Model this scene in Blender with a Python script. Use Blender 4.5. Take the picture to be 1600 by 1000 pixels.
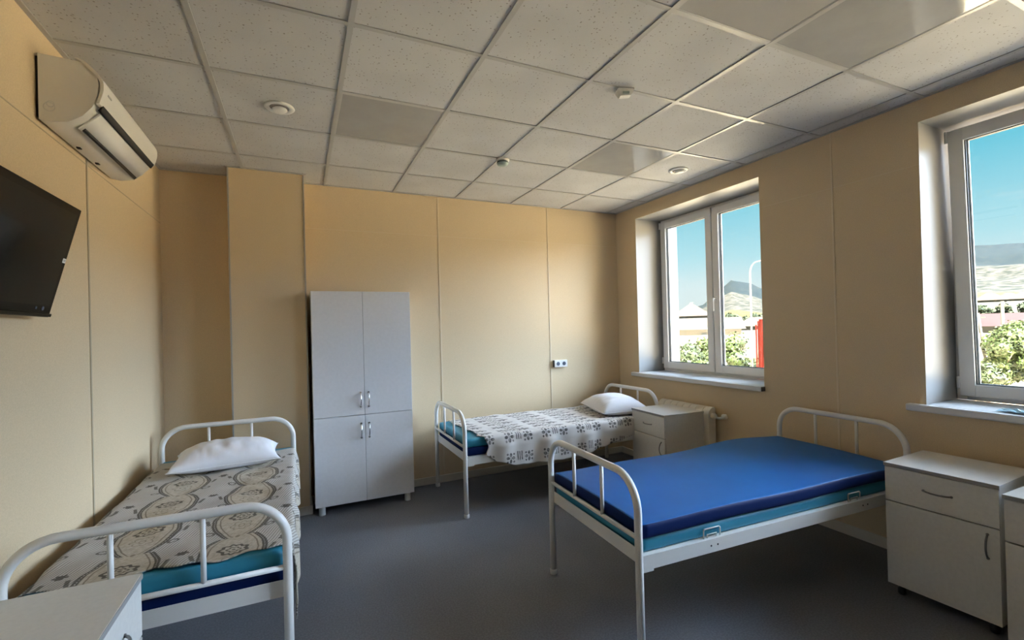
import bpy, bmesh, math, random
from mathutils import Vector, Matrix, noise
random.seed(7)
PI = math.pi
for o in list(bpy.data.objects): bpy.data.objects.remove(o, do_unlink=True)
SC = bpy.context.scene
COL = SC.collection

# ------------------------------------------------------------------ camera
CAM = Vector((0.3772, -1.4438, 1.465))
def cam_setup():
    yaw, pitch, roll = 0.43587651, 0.005076, -0.02595689
    cy, sy, cp, sp, cr, sr = math.cos(yaw), math.sin(yaw), math.cos(pitch), math.sin(pitch), math.cos(roll), math.sin(roll)
    f = Vector((sy*cp, cy*cp, sp)); r = Vector((cy, -sy, 0)); u = r.cross(f)
    r2 = cr*r + sr*u; u2 = -sr*r + cr*u
    cd = bpy.data.cameras.new('camera'); co = bpy.data.objects.new('camera', cd); COL.objects.link(co)
    M = Matrix((r2, u2, -f)).transposed().to_4x4(); M.translation = CAM
    co.matrix_world = M
    cd.sensor_width = 36; cd.lens = 724.275*36/1600
    cd.shift_x = -5.43/1600; cd.shift_y = 9.56/1600
    cd.clip_start = 0.02; cd.clip_end = 5000
    SC.camera = co
cam_setup()

# ------------------------------------------------------------------ node expression helper
class N:
    """wraps a float/vector socket so that maths can be written as expressions"""
    def __init__(s, nt, sock): s.nt, s.s = nt, sock
    def m(s, op, *a, clamp=False):
        n = s.nt.nodes.new('ShaderNodeMath'); n.operation = op; n.use_clamp = clamp
        for i, v in enumerate((s,)+a):
            if isinstance(v, N): s.nt.links.new(v.s, n.inputs[i])
            else: n.inputs[i].default_value = v
        return N(s.nt, n.outputs[0])
    def __add__(s, o): return s.m('ADD', o)
    __radd__ = __add__
    def __sub__(s, o): return s.m('SUBTRACT', o)
    def __rsub__(s, o): return s.m('MULTIPLY', -1).m('ADD', o)
    def __mul__(s, o): return s.m('MULTIPLY', o)
    __rmul__ = __mul__
    def __truediv__(s, o): return s.m('DIVIDE', o)
    def abs(s): return s.m('ABSOLUTE')
    def lt(s, o): return s.m('LESS_THAN', o)
    def gt(s, o): return s.m('GREATER_THAN', o)
    def floor(s): return s.m('FLOOR')
    def cos(s): return s.m('COSINE')
    def sin(s): return s.m('SINE')
    def mx(s, o): return s.m('MAXIMUM', o)
    def mn(s, o): return s.m('MINIMUM', o)
    def pp(s, o): return s.m('PINGPONG', o)
    def cen(s, p):  # repeat with period p, centred on 0
        return s - (s/p + 0.5).floor()*p
    def band(s, w, soft):  # 1 where |s|<w
        n = s.nt.nodes.new('ShaderNodeMapRange'); n.interpolation_type = 'SMOOTHSTEP'
        s.nt.links.new(s.abs().s, n.inputs[0]); n.inputs[1].default_value = w-soft; n.inputs[2].default_value = w+soft
        n.inputs[3].default_value = 1; n.inputs[4].default_value = 0
        return N(s.nt, n.outputs[0])
def mixc(nt, fac, a, b):
    n = nt.nodes.new('ShaderNodeMix'); n.data_type = 'RGBA'
    for i, v in ((0, fac), (6, a), (7, b)):
        if isinstance(v, N): nt.links.new(v.s, n.inputs[i])
        elif hasattr(v, 'is_output'): nt.links.new(v, n.inputs[i])
        else: n.inputs[i].default_value = v if i == 0 else (*v, 1)
    return n.outputs[2]
def rng(nt, s, a, b, c=0, d=1):
    n = nt.nodes.new('ShaderNodeMapRange'); n.interpolation_type = 'SMOOTHSTEP'
    nt.links.new(s.s if isinstance(s, N) else s, n.inputs[0])
    for i, v in enumerate((a, b, c, d)): n.inputs[i+1].default_value = v
    return N(nt, n.outputs[0])

# ------------------------------------------------------------------ world: clear sky plus an added bright lobe, out of view, lighting the room
def world_setup():
    w = bpy.data.worlds.new('sky'); SC.world = w; w.use_nodes = True
    nt = w.node_tree; nt.nodes.clear()
    out = nt.nodes.new('ShaderNodeOutputWorld'); bg = nt.nodes.new('ShaderNodeBackground')
    tc = nt.nodes.new('ShaderNodeTexCoord')
    sep = nt.nodes.new('ShaderNodeSeparateXYZ'); nt.links.new(tc.outputs['Generated'], sep.inputs[0])
    z = N(nt, sep.outputs[2])
    ramp = nt.nodes.new('ShaderNodeValToRGB')
    el = ramp.color_ramp.elements
    el[0].position = 0.0; el[0].color = (.80, .88, .88, 1)
    el[1].position = 1.0; el[1].color = (.06, .24, .55, 1)
    for p, c in ((.07, (.76, .90, .94)), (.13, (.50, .82, .92)), (.26, (.17, .62, .80)), (.45, (.10, .42, .66))):
        e = el.new(p); e.color = (*c, 1)
    nt.links.new(z.s, ramp.inputs[0])
    # thin low cloud
    nz = nt.nodes.new('ShaderNodeTexNoise'); nz.inputs['Scale'].default_value = 5; nz.inputs['Detail'].default_value = 5
    mp = nt.nodes.new('ShaderNodeMapping'); mp.inputs['Scale'].default_value = (1, 1, 5); mp.inputs['Location'].default_value = (.3, .1, .25)
    nt.links.new(tc.outputs['Generated'], mp.inputs[0]); nt.links.new(mp.outputs[0], nz.inputs[0])
    cl = rng(nt, nz.outputs[0], .56, .70)
    low = rng(nt, z, .22, .10)
    c1 = mixc(nt, cl*low*.7, ramp.outputs[0], (.92, .94, .95))
    # made-up bright lobe outside the view, sends light in through the windows
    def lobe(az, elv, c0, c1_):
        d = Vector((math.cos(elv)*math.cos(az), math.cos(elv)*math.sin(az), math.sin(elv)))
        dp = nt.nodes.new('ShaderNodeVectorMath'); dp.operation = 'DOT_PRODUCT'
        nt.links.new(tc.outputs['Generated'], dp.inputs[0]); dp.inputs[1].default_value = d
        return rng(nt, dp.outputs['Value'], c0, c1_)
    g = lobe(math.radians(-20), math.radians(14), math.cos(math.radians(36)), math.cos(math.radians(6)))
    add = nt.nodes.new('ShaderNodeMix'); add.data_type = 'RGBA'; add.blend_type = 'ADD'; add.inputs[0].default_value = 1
    gc = nt.nodes.new('ShaderNodeVectorMath'); gc.operation = 'SCALE'; gc.inputs[0].default_value = FILL_GLOW
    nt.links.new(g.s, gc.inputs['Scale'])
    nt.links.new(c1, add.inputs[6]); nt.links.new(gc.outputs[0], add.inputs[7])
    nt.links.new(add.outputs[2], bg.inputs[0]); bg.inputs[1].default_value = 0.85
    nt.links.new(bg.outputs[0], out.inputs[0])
    w.cycles.sampling_method = 'MANUAL'; w.cycles.sample_map_resolution = 1024
FILL_GLOW = (29, 36, 48)  # colour of the added sky lobe that fills the room
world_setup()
sd = bpy.data.lights.new('sun', 'SUN'); so = bpy.data.objects.new('sun', sd); COL.objects.link(so)
sd.energy = 76.0; sd.angle = math.radians(.6); sd.color = (1, .93, .80)
so.rotation_euler = Vector((-.45, -.45, .95)).to_track_quat('Z', 'Y').to_euler()
SC.view_settings.view_transform = 'Standard'; SC.view_settings.look = 'None'
SC.view_settings.gamma = 1; SC.view_settings.use_curve_mapping = False
SC.view_settings.exposure = 0.32
SC.cycles.diffuse_bounces = 8; SC.cycles.max_bounces = 16

# ------------------------------------------------------------------ materials
def mat(name, color, rough=.5, metal=0, bump=0, bscale=200, var=0, vscale=3, spec=None, coat=0):
    m = bpy.data.materials.new(name); m.use_nodes = True; nt = m.node_tree; b = nt.nodes['Principled BSDF']
    b.inputs['Base Color'].default_value = (*color, 1); b.inputs['Roughness'].default_value = rough; b.inputs['Metallic'].default_value = metal
    if spec is not None: b.inputs['Specular IOR Level'].default_value = spec
    if coat: b.inputs['Coat Weight'].default_value = coat
    tc = nt.nodes.new('ShaderNodeTexCoord')
    if var:
        n = nt.nodes.new('ShaderNodeTexNoise'); n.inputs['Scale'].default_value = vscale; n.inputs['Detail'].default_value = 4
        nt.links.new(tc.outputs['Object'], n.inputs[0])
        f = rng(nt, n.outputs[0], .3, .7)
        c = mixc(nt, f, tuple(v*(1-var) for v in color), tuple(min(1, v*(1+var)) for v in color))
        nt.links.new(c, b.inputs['Base Color'])
    if bump:
        n = nt.nodes.new('ShaderNodeTexNoise'); n.inputs['Scale'].default_value = bscale; n.inputs['Detail'].default_value = 3
        nt.links.new(tc.outputs['Object'], n.inputs[0])
        bp = nt.nodes.new('ShaderNodeBump'); bp.inputs['Strength'].default_value = bump; bp.inputs['Distance'].default_value = .002
        nt.links.new(n.outputs[0], bp.inputs['Height']); nt.links.new(bp.outputs[0], b.inputs['Normal'])
    return m
def mat_ceiling():
    m = mat('mineral_fibre_tile', (.66, .65, .64), .9, bump=.25, bscale=260); nt = m.node_tree; b = nt.nodes['Principled BSDF']
    tc = nt.nodes.new('ShaderNodeTexCoord')
    v = nt.nodes.new('ShaderNodeTexVoronoi'); v.inputs['Scale'].default_value = 60; v.inputs['Randomness'].default_value = 1
    ns = nt.nodes.new('ShaderNodeTexNoise'); ns.inputs['Scale'].default_value = 40
    nt.links.new(tc.outputs['Object'], ns.inputs[0])
    mp = nt.nodes.new('ShaderNodeMix'); mp.data_type = 'VECTOR'; mp.inputs[0].default_value = .02
    nt.links.new(tc.outputs['Object'], mp.inputs[4]); nt.links.new(ns.outputs[1], mp.inputs[5])
    nt.links.new(mp.outputs[1], v.inputs[0])
    d = rng(nt, v.outputs['Distance'], .13, .25, 1, 0)
    sp = nt.nodes.new('ShaderNodeSeparateColor'); nt.links.new(v.outputs['Color'], sp.inputs[0])
    pick = N(nt, sp.outputs[0]).gt(.42)
    n2 = nt.nodes.new('ShaderNodeTexNoise'); n2.inputs['Scale'].default_value = 2.2
    nt.links.new(tc.outputs['Object'], n2.inputs[0])
    base = mixc(nt, rng(nt, n2.outputs[0], .3, .7), (.52, .525, .535), (.585, .59, .60))
    c = mixc(nt, d*pick*.85, base, (.22, .20, .18))
    nt.links.new(c, b.inputs['Base Color'])
    return m
def mat_floor():
    m = mat('grey_linoleum', (.05, .05, .055), .55, bump=.15, bscale=500, spec=.35); nt = m.node_tree; b = nt.nodes['Principled BSDF']
    tc = nt.nodes.new('ShaderNodeTexCoord')
    n1 = nt.nodes.new('ShaderNodeTexNoise'); n1.inputs['Scale'].default_value = 110; n1.inputs['Detail'].default_value = 3
    n2 = nt.nodes.new('ShaderNodeTexNoise'); n2.inputs['Scale'].default_value = 1.3; n2.inputs['Detail'].default_value = 4
    for n in (n1, n2): nt.links.new(tc.outputs['Object'], n.inputs[0])
    f = rng(nt, n1.outputs[0], .3, .7)*.6 + rng(nt, n2.outputs[0], .3, .7)*.4
    nt.links.new(mixc(nt, f, (.115, .12, .135), (.205, .21, .23)), b.inputs['Base Color'])
    return m
def mat_wall(name, c):
    m = mat(name, c, .62, bump=.12, bscale=350, spec=.3); nt = m.node_tree; b = nt.nodes['Principled BSDF']
    tc = nt.nodes.new('ShaderNodeTexCoord')
    n1 = nt.nodes.new('ShaderNodeTexNoise'); n1.inputs['Scale'].default_value = 220; n1.inputs['Detail'].default_value = 2
    nt.links.new(tc.outputs['Object'], n1.inputs[0])
    nt.links.new(mixc(nt, rng(nt, n1.outputs[0], .3, .7), tuple(v*.95 for v in c), tuple(v*1.05 for v in c)), b.inputs['Base Color'])
    return m
def uvnode(nt):
    uv = nt.nodes.new('ShaderNodeUVMap'); s = nt.nodes.new('ShaderNodeSeparateXYZ'); nt.links.new(uv.outputs[0], s.inputs[0])
    return N(nt, s.outputs[0]), N(nt, s.outputs[1]), uv
def mat_damask():
    m = mat('ogee_damask_cotton', (.6, .58, .53), .9, spec=.1); nt = m.node_tree; b = nt.nodes['Principled BSDF']
    u0, v0, uv = uvnode(nt)
    nz = nt.nodes.new('ShaderNodeTexNoise'); nz.inputs['Scale'].default_value = 9; nz.inputs['Detail'].default_value = 3; nt.links.new(uv.outputs[0], nz.inputs[0])
    wob = (N(nt, nz.outputs[0]) - .5)*.02
    u, v = u0 + wob - .14, v0 + wob*.7 - .06
    P, L = .36, .37
    cu = u.cen(P); cv = v.cen(L)
    lobe = (cv*(PI/L)).cos().mx(0).m('POWER', .85)      # 1 at the belly of a lobe, 0 at the waist
    w = lobe*.062 + .050 + cv*.06
    au = cu.abs()
    inside = rng(nt, w - au, 0, .006)
    e1 = (au - w).band(.0095, .002)*(1 - (au - w + .001).band(.0018, .0008)*((v*420).sin().gt(-.2))*.8)
    e2 = (au - w + .024).band(.0028, .0012)
    hook = (((au - w - .030)*(au - w - .030) + (cv + .105)*(cv + .105)).m('SQRT') - .016).band(.0042, .0015) + (au - w - .022 - cv*.25).band(.0075, .002)*((cv - .02).band(.028, .004))
    mv = cv - .045
    r = (cu*cu*.8 + mv*mv*1.5).m('SQRT'); ang = mv.m('ARCTAN2', cu)
    ring = (r - .043 - (ang*9).cos()*.005).band(.0068, .002)
    core = ((r - .020 - (ang*6).cos()*.003).band(.0035, .0015))*.9 + r.band(.006, .002)
    fv = cv + .060
    rf = (cu*cu + fv*fv*1.2).m('SQRT'); af = fv.m('ARCTAN2', cu)
    petal2 = ((rf - .030 - (af*3.5).cos().abs()*.014).band(.0024, .001) + (rf - .012).band(.002, .001))*(1 - (r - .0).band(.05, .004))
    dv = (v - L/2).cen(L)
    r2 = (cu*cu + dv*dv*.5).m('SQRT')
    tear = r2.band(.008, .002)
    su = (cu.abs() - .175).abs(); sv = cv - .09
    sr = (su*su + sv*sv).m('SQRT'); sa = sv.m('ARCTAN2', su)
    sprig = rng(nt, sr - .009 - (sa*2.5 + .4).cos().abs()*.012, -.001, .001, 1, 0)
    dark = (e1 + ring + core + sprig + hook*.9).mn(1)
    mid = (e2*.8 + petal2*.7 + tear*.7).mn(1)
    quilt = ((u0*1.0 + v0*.35)*(2*PI/.0125)).sin()
    qb = rng(nt, quilt, -.2, .6)
    n2 = nt.nodes.new('ShaderNodeTexNoise'); n2.inputs['Scale'].default_value = 60; nt.links.new(uv.outputs[0], n2.inputs[0])
    base = mixc(nt, qb*.8, (.36, .34, .31), (.66, .63, .585))
    infill = mixc(nt, rng(nt, n2.outputs[0], .35, .65), (.44, .39, .31), (.54, .48, .39))
    c = mixc(nt, inside*.9, base, infill)
    c = mixc(nt, mid, c, (.20, .165, .125))
    c = mixc(nt, dark*.88, c, (.095, .082, .07))
    nt.links.new(c, b.inputs['Base Color'])
    bp = nt.nodes.new('ShaderNodeBump'); bp.inputs['Strength'].default_value = .5; bp.inputs['Distance'].default_value = .003
    nt.links.new((qb*(1-inside)).s, bp.inputs['Height']); nt.links.new(bp.outputs[0], b.inputs['Normal'])
    return m
VB = .455
def mat_floral():
    m = mat('grey_motif_cotton', (.6, .6, .6), .9, spec=.1); nt = m.node_tree; b = nt.nodes['Principled BSDF']
    u0, v0, uv = uvnode(nt)
    nz = nt.nodes.new('ShaderNodeTexNoise'); nz.inputs['Scale'].default_value = 30; nz.inputs['Detail'].default_value = 3; nt.links.new(uv.outputs[0], nz.inputs[0])
    wob = (N(nt, nz.outputs[0]) - .5)*.010
    u, v = u0 + wob, v0 + wob
    P = .34
    vb = (v - VB).cen(P); side = rng(nt, u, -.372, -.378)   # 1 on the hanging near side
    # four-petalled crosses beside the bars on the hanging side
    cvv = vb.abs() - .085; cuu = (u + .445).cen(.165)
    pa, pb = cvv.abs().mx(cuu.abs()) - .025, cvv.abs().mn(cuu.abs())
    petal = (pa*pa*.8 + pb*pb*1.4).m('SQRT').band(.0145, .003)
    da, db = cvv.abs() - .030, cuu.abs() - .030
    cross = (petal + (da*da + db*db).m('SQRT').band(.0085, .002) + (cvv*cvv + cuu*cuu).m('SQRT').band(.005, .001)).mn(1)
    bars = (vb.cen(.019).abs().lt(.0048))*(vb.abs().lt(.034))*((u + .43).cen(.165).abs().lt(.036))
    # flattened leafy rosettes on top, and the long double stripes
    lv = (v - VB - .085).cen(.17); lu = (u + ((v - VB)/.17).floor()*.055).cen(.11)
    rl = (lv*lv*.42 + lu*lu*1.25).m('SQRT'); al = lu.m('ARCTAN2', lv)
    leaf = rng(nt, rl - .031 - (al*5).cos()*.009, -.004, .004, 1, 0)*(1 - rl.band(.006, .002))*.85
    line = ((vb.abs() - .022).band(.0055, .002) + (vb.abs() - .042).band(.003, .001))*((u*60).sin().gt(-.75))
    dots = (vb.band(.010, .002))*((u.cen(.055)).band(.012, .003))
    f = ((cross + bars)*side + (leaf + line*.8 + dots)*(1 - side)).mn(1)
    n2 = nt.nodes.new('ShaderNodeTexNoise'); n2.inputs['Scale'].default_value = 45; n2.inputs['Detail'].default_value = 4; nt.links.new(uv.outputs[0], n2.inputs[0])
    fade = rng(nt, n2.outputs[0], .33, .55, .62, 1)
    col = mixc(nt, f*fade, (.66, .63, .60), (.135, .125, .12))
    nt.links.new(col, b.inputs['Base Color'])
    return m
def mat_glass():
    m = bpy.data.materials.new('window_glass'); m.use_nodes = True; nt = m.node_tree; nt.nodes.clear()
    o = nt.nodes.new('ShaderNodeOutputMaterial'); t = nt.nodes.new('ShaderNodeBsdfTransparent'); g = nt.nodes.new('ShaderNodeBsdfGlossy')
    g.inputs['Roughness'].default_value = .02; t.inputs[0].default_value = (.96, .98, .97, 1)
    lw = nt.nodes.new('ShaderNodeLayerWeight'); lw.inputs[0].default_value = .5
    f = N(nt, lw.outputs['Facing']).m('POWER', 5)*.9 + .035
    x = nt.nodes.new('ShaderNodeMixShader'); nt.links.new(f.s, x.inputs[0]); nt.links.new(t.outputs[0], x.inputs[1]); nt.links.new(g.outputs[0], x.inputs[2])
    nt.links.new(x.outputs[0], o.inputs[0]); return m
M = dict(
    wall=mat_wall('beige_wall_panel', (.65, .515, .335)), reveal=mat('pale_grey_reveal', (.34, .33, .31), .5),
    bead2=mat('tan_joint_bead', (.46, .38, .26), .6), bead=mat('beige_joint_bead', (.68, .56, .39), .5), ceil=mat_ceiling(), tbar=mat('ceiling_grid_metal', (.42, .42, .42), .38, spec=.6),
    floor=mat_floor(), base=mat('cream_skirting', (.62, .58, .50), .45), pvc=mat('white_pvc', (.80, .80, .80), .3),
    sill=mat('white_sill', (.66, .67, .69), .35), black=mat('black_rubber', (.012, .012, .012), .5), gasket=mat('dark_gasket', (.03, .03, .03), .6),
    glass=mat_glass(), lam=mat('light_grey_laminate', (.66, .645, .61), .42, bump=.1, bscale=180, var=.03, vscale=60),
    lamtop=mat('pale_laminate_top', (.62, .60, .56), .33, bump=.08, bscale=160, var=.03, vscale=60), edge=mat('grey_edging', (.30, .29, .28), .5),
    ward=mat('pale_grey_wardrobe_board', (.70, .70, .715), .38, bump=.12, bscale=120, var=.02, vscale=40), chrome=mat('chrome', (.75, .75, .76), .15, 1),
    steel=mat('dark_satin_handle', (.25, .24, .23), .3, .9), wpaint=mat('cream_white_paint', (.74, .725, .69), .28, spec=.5),
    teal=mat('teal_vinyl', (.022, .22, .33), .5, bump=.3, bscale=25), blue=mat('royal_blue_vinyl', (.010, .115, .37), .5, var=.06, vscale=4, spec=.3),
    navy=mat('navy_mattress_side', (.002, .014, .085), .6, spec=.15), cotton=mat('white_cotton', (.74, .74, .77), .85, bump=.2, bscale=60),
    damask=mat_damask(), floral=mat_floral(), ac=mat('white_abs', (.74, .73, .70), .3), acsilver=mat('silver_strip', (.45, .45, .45), .3, .6),
    screen=mat('tv_screen', (.006, .008, .009), .10, spec=.22), bezel=mat('black_gloss_plastic', (.004, .004, .004), .2, spec=.14), rad=mat('radiator_enamel', (.72, .68, .60), .3),
    diffuser=mat('acrylic_diffuser', (.37, .375, .38), .10, bump=.22, bscale=18, var=.04, vscale=6), greypan=mat('matte_grey_panel', (.34, .335, .33), .7, bump=.2, bscale=200),
    plastic=mat('white_plastic', (.78, .78, .76), .35), green=mat('detector_grey_green', (.30, .38, .36), .4), hole=mat('socket_hollow', (.08, .10, .14), .5),
    sticker=mat('sticker_white', (.85, .85, .85), .5), ink=mat('sticker_ink', (.05, .05, .07), .5), foil=mat('pale_blue_film', (.45, .68, .80), .2),
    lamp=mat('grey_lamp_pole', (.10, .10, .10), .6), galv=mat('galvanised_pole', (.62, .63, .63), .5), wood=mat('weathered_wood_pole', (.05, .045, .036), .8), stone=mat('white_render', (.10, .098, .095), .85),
    troof=mat('brown_tile_roof', (.045, .034, .027), .85, var=.2, vscale=.8), groof=mat('grey_slate_roof', (.035, .031, .028), .85, var=.15, vscale=.5),
    mroof=mat('maroon_sheet_roof', (.035, .014, .014), .6, var=.1, vscale=.5), red=mat('red_sheet_metal', (.045, .004, .002), .75, spec=.1, var=.2, vscale=1.5), dark=mat('dark_window', (.05, .06, .07), .3),
    bark=mat('bark', (.13, .10, .07), .9), leaf1=mat('bright_leaf', (.032, .05, .011), .6, var=.45, vscale=.9), leaf2=mat('olive_leaf', (.028, .042, .015), .6, var=.4, vscale=.9),
    leaf3=mat('dark_leaf', (.010, .019, .007), .7, var=.3, vscale=.5), bounce_damp=mat('brown_bounce_damping', (.16, .10, .06), .5, var=.15, vscale=2), facade=mat('facade', (.17, .16, .15), .9), doorwood=mat('white_door_leaf', (.7, .69, .66), .4),
)

# ------------------------------------------------------------------ mesh helpers
def box(bm, x0, x1, y0, y1, z0, z1, bev=0, seg=2, mi=0):
    r = bmesh.ops.create_cube(bm, size=1)
    vs = r['verts']
    for v in vs:
        v.co = Vector(((x0+x1)/2 + v.co.x*(x1-x0), (y0+y1)/2 + v.co.y*(y1-y0), (z0+z1)/2 + v.co.z*(z1-z0)))
    fs = {f for v in vs for f in v.link_faces}
    for f in fs: f.material_index = mi
    if bev:
        es = {e for v in vs for e in v.link_edges}
        bmesh.ops.bevel(bm, geom=list(es), offset=bev, segments=seg, affect='EDGES', profile=.5)
def tube(bm, pts, r, n=12, cap=True, r2=None):
    pts = [Vector(p) for p in pts]; rings = []; prev = None
    for i, p in enumerate(pts):
        if i == 0: t = pts[1]-p
        elif i == len(pts)-1: t = p-pts[i-1]
        else: t = (pts[i+1]-p).normalized() + (p-pts[i-1]).normalized()
        t.normalize()
        if prev is None:
            a = Vector((0, 0, 1)) if abs(t.z) < .9 else Vector((1, 0, 0))
            prev = t.cross(a).normalized()
        prev = (prev - t*prev.dot(t)).normalized(); b = t.cross(prev)
        rr = r if r2 is None else r + (r2-r)*i/(len(pts)-1)
        rings.append([bm.verts.new(p + rr*(math.cos(2*PI*k/n)*prev + math.sin(2*PI*k/n)*b)) for k in range(n)])
    for a, b in zip(rings, rings[1:]):
        for k in range(n): f = bm.faces.new((a[k], a[(k+1) % n], b[(k+1) % n], b[k])); f.smooth = True
    if cap: bm.faces.new(rings[0][::-1]); bm.faces.new(rings[-1])
def lathe(bm, prof, n=32, axis='z', c=(0, 0, 0)):
    rings = []
    for r, h in prof:
        ring = []
        for k in range(n):
            a = 2*PI*k/n; p = (r*math.cos(a), r*math.sin(a), h)
            if axis == 'y': p = (p[0], p[2], p[1])
            if axis == 'x': p = (p[2], p[0], p[1])
            ring.append(bm.verts.new(Vector(p)+Vector(c)))
        rings.append(ring)
    for a, b in zip(rings, rings[1:]):
        for k in range(n): f = bm.faces.new((a[k], a[(k+1) % n], b[(k+1) % n], b[k])); f.smooth = True
    bm.faces.new(rings[0]); bm.faces.new(rings[-1])
def prism(bm, poly, y0, y1):   # polygon in x,z extruded along y
    a = [bm.verts.new((x, y0, z)) for x, z in poly]; b = [bm.verts.new((x, y1, z)) for x, z in poly]
    n = len(poly); bm.faces.new(a); bm.faces.new(b[::-1])
    for k in range(n): f = bm.faces.new((a[k], b[k], b[(k+1) % n], a[(k+1) % n])); f.smooth = True
def BM(): return bmesh.new()
def obj(name, bm, m, parent=None, smooth=None, solid=0, sub=0):
    bmesh.ops.recalc_face_normals(bm, faces=bm.faces)
    me = bpy.data.meshes.new(name); bm.to_mesh(me); bm.free()
    for k in (m if isinstance(m, (list, tuple)) else [m]): me.materials.append(k)
    if smooth is not None:
        for p in me.polygons: p.use_smooth = True
        me.set_sharp_from_angle(angle=math.radians(smooth))
    o = bpy.data.objects.new(name, me); COL.objects.link(o)
    if parent: o.parent = parent
    if solid:
        s = o.modifiers.new('thickness', 'SOLIDIFY'); s.thickness = solid; s.offset = 1
    if sub:
        s = o.modifiers.new('smooth', 'SUBSURF'); s.levels = s.render_levels = sub
    return o
def B(name, m, parent, *boxes, bev=0, **k):
    bm = BM()
    for b in boxes: box(bm, *b, bev=bev)
    return obj(name, bm, m, parent, **k)
def tag(o, label, cat, group=None, kind=None):
    if label: o['label'] = label
    if cat: o['category'] = cat
    if group: o['group'] = group
    if kind: o['kind'] = kind
    return o
def thing(name, label, cat, loc=(0, 0, 0), rz=0, group=None):
    o = bpy.data.objects.new(name, None); COL.objects.link(o); o.location = loc; o.rotation_euler = (0, 0, rz)
    o.empty_display_size = .1
    return tag(o, label, cat, group)
def struct(o, label=None):
    o['kind'] = 'structure'
    if label: o['label'] = label; 
    return o
def copy_tree(o, parent=None):
    c = o.copy(); COL.objects.link(c); c.parent = parent
    for ch in list(o.children): copy_tree(ch, c)
    return c

# ------------------------------------------------------------------ room shell
XL, XR, YB, YF, H = -.58, 3.745, 2.94, -2.90, 2.76
XO = 4.34          # outer face of the window wall
XW = 4.10          # inner face of the window frames
WINS = [(1.09, 2.60), (-1.48, .03)]
SB, ST = .915, 2.632
struct(B('floor', M['floor'], None, (XL-.2, XO, YF-.2, YB+.2, -.2, 0)))
struct(B('wall_left', M['wall'], None, (XL-.2, XL, YF-.2, YB+.2, 0, 3.0)))
struct(B('wall_back', M['wall'], None, (XL, XO, YB, YB+.2, 0, 3.0)))
struct(B('wall_column', M['wall'], None, (-.10, .43, 2.70, YB, 0, 2.768)))
# unseen front wall with a doorway; brown picked to lower the bounce light
DX0, DX1, DZ = .6, 1.6, 2.1
struct(B('wall_front', M['bounce_damp'], None, (XL, DX0, YF-.2, YF, 0, 3.0), (DX1, XO, YF-.2, YF, 0, 3.0), (DX0, DX1, YF-.2, YF, DZ, 3.0)))
d = struct(B('door_1', M['doorwood'], None, (DX0+.04, DX1-.04, YF-.09, YF-.05, .01, DZ-.04), bev=.003))
B('door_frame', M['pvc'], d, (DX0, DX0+.04, YF-.12, YF+.01, 0, DZ), (DX1-.04, DX1, YF-.12, YF+.01, 0, DZ), (DX0+.04, DX1-.04, YF-.12, YF+.01, DZ-.04, DZ))
bm = BM(); tube(bm, [(DX1-.11, YF-.05, 1.02), (DX1-.11, YF, 1.02), (DX1-.13, YF+.01, 1.02), (DX1-.24, YF+.01, 1.02)], .009); obj('door_handle', bm, M['chrome'], d)
# window wall as one mesh with openings
def wall_with_openings():
    ys = sorted({YF, YB} | {v for w in WINS for v in w}); zs = [0, SB, ST, 3.0]
    bm = BM()
    def solid(i, j):
        if i < 0 or j < 0 or i >= len(ys)-1 or j >= 3: return False
        c = (ys[i]+ys[i+1])/2
        return not (j == 1 and any(a < c < b for a, b in WINS))
    def inb(i, j): return 0 <= i < len(ys)-1 and 0 <= j < 3
    def q(pts, mi):
        f = bm.faces.new([bm.verts.new(p) for p in pts]); f.material_index = mi
    for i in range(len(ys)-1):
        for j in range(3):
            if not solid(i, j): continue
            a, b, c, e = ys[i], ys[i+1], zs[j], zs[j+1]
            q([(XR, a, c), (XR, a, e), (XR, b, e), (XR, b, c)], 0)
            q([(XO, a, c), (XO, b, c), (XO, b, e), (XO, a, e)], 2)
            for di, dj, pts in ((-1, 0, [(XR, a, c), (XO, a, c), (XO, a, e), (XR, a, e)]), (1, 0, [(XR, b, c), (XR, b, e), (XO, b, e), (XO, b, c)]),
                                (0, -1, [(XR, a, c), (XR, b, c), (XO, b, c), (XO, a, c)]), (0, 1, [(XR, a, e), (XO, a, e), (XO, b, e), (XR, b, e)])):
                if not solid(i+di, j+dj): q(pts, 1 if inb(i+di, j+dj) else 0)
    bmesh.ops.remove_doubles(bm, verts=bm.verts, dist=1e-5)
    return obj('wall_right', bm, [M['wall'], M['reveal'], M['facade']])
struct(wall_with_openings())
# ceiling: mineral tiles and the metal grid
c = struct(B('ceiling', M['ceil'], None, (XL-.2, XO, YF-.2, YB+.2, 2.768, 3.02)))
bm = BM(); tb = .012
xs = [i*.6 for i in range(0, 7)]; ys = [i*.6 for i in range(-4, 5)]
for x in xs: box(bm, x-tb, x+tb, YF, YB, 2.7628, 2.770)
for y in ys: box(bm, XL, XR, y-tb, y+tb, 2.7632, 2.770)
for a in ((XL, XL+.02, YF, YB), (XR-.02, XR, YF, YB), (XL, XR, YB-.02, YB), (XL, XR, YF, YF+.02), (-.12, .45, 2.68, 2.70), (.43, .45, 2.70, YB), (-.12, -.10, 2.70, YB)):
    box(bm, *a, 2.762, 2.770)
g = obj('trim_1', bm, M['tbar']); struct(g)
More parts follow.
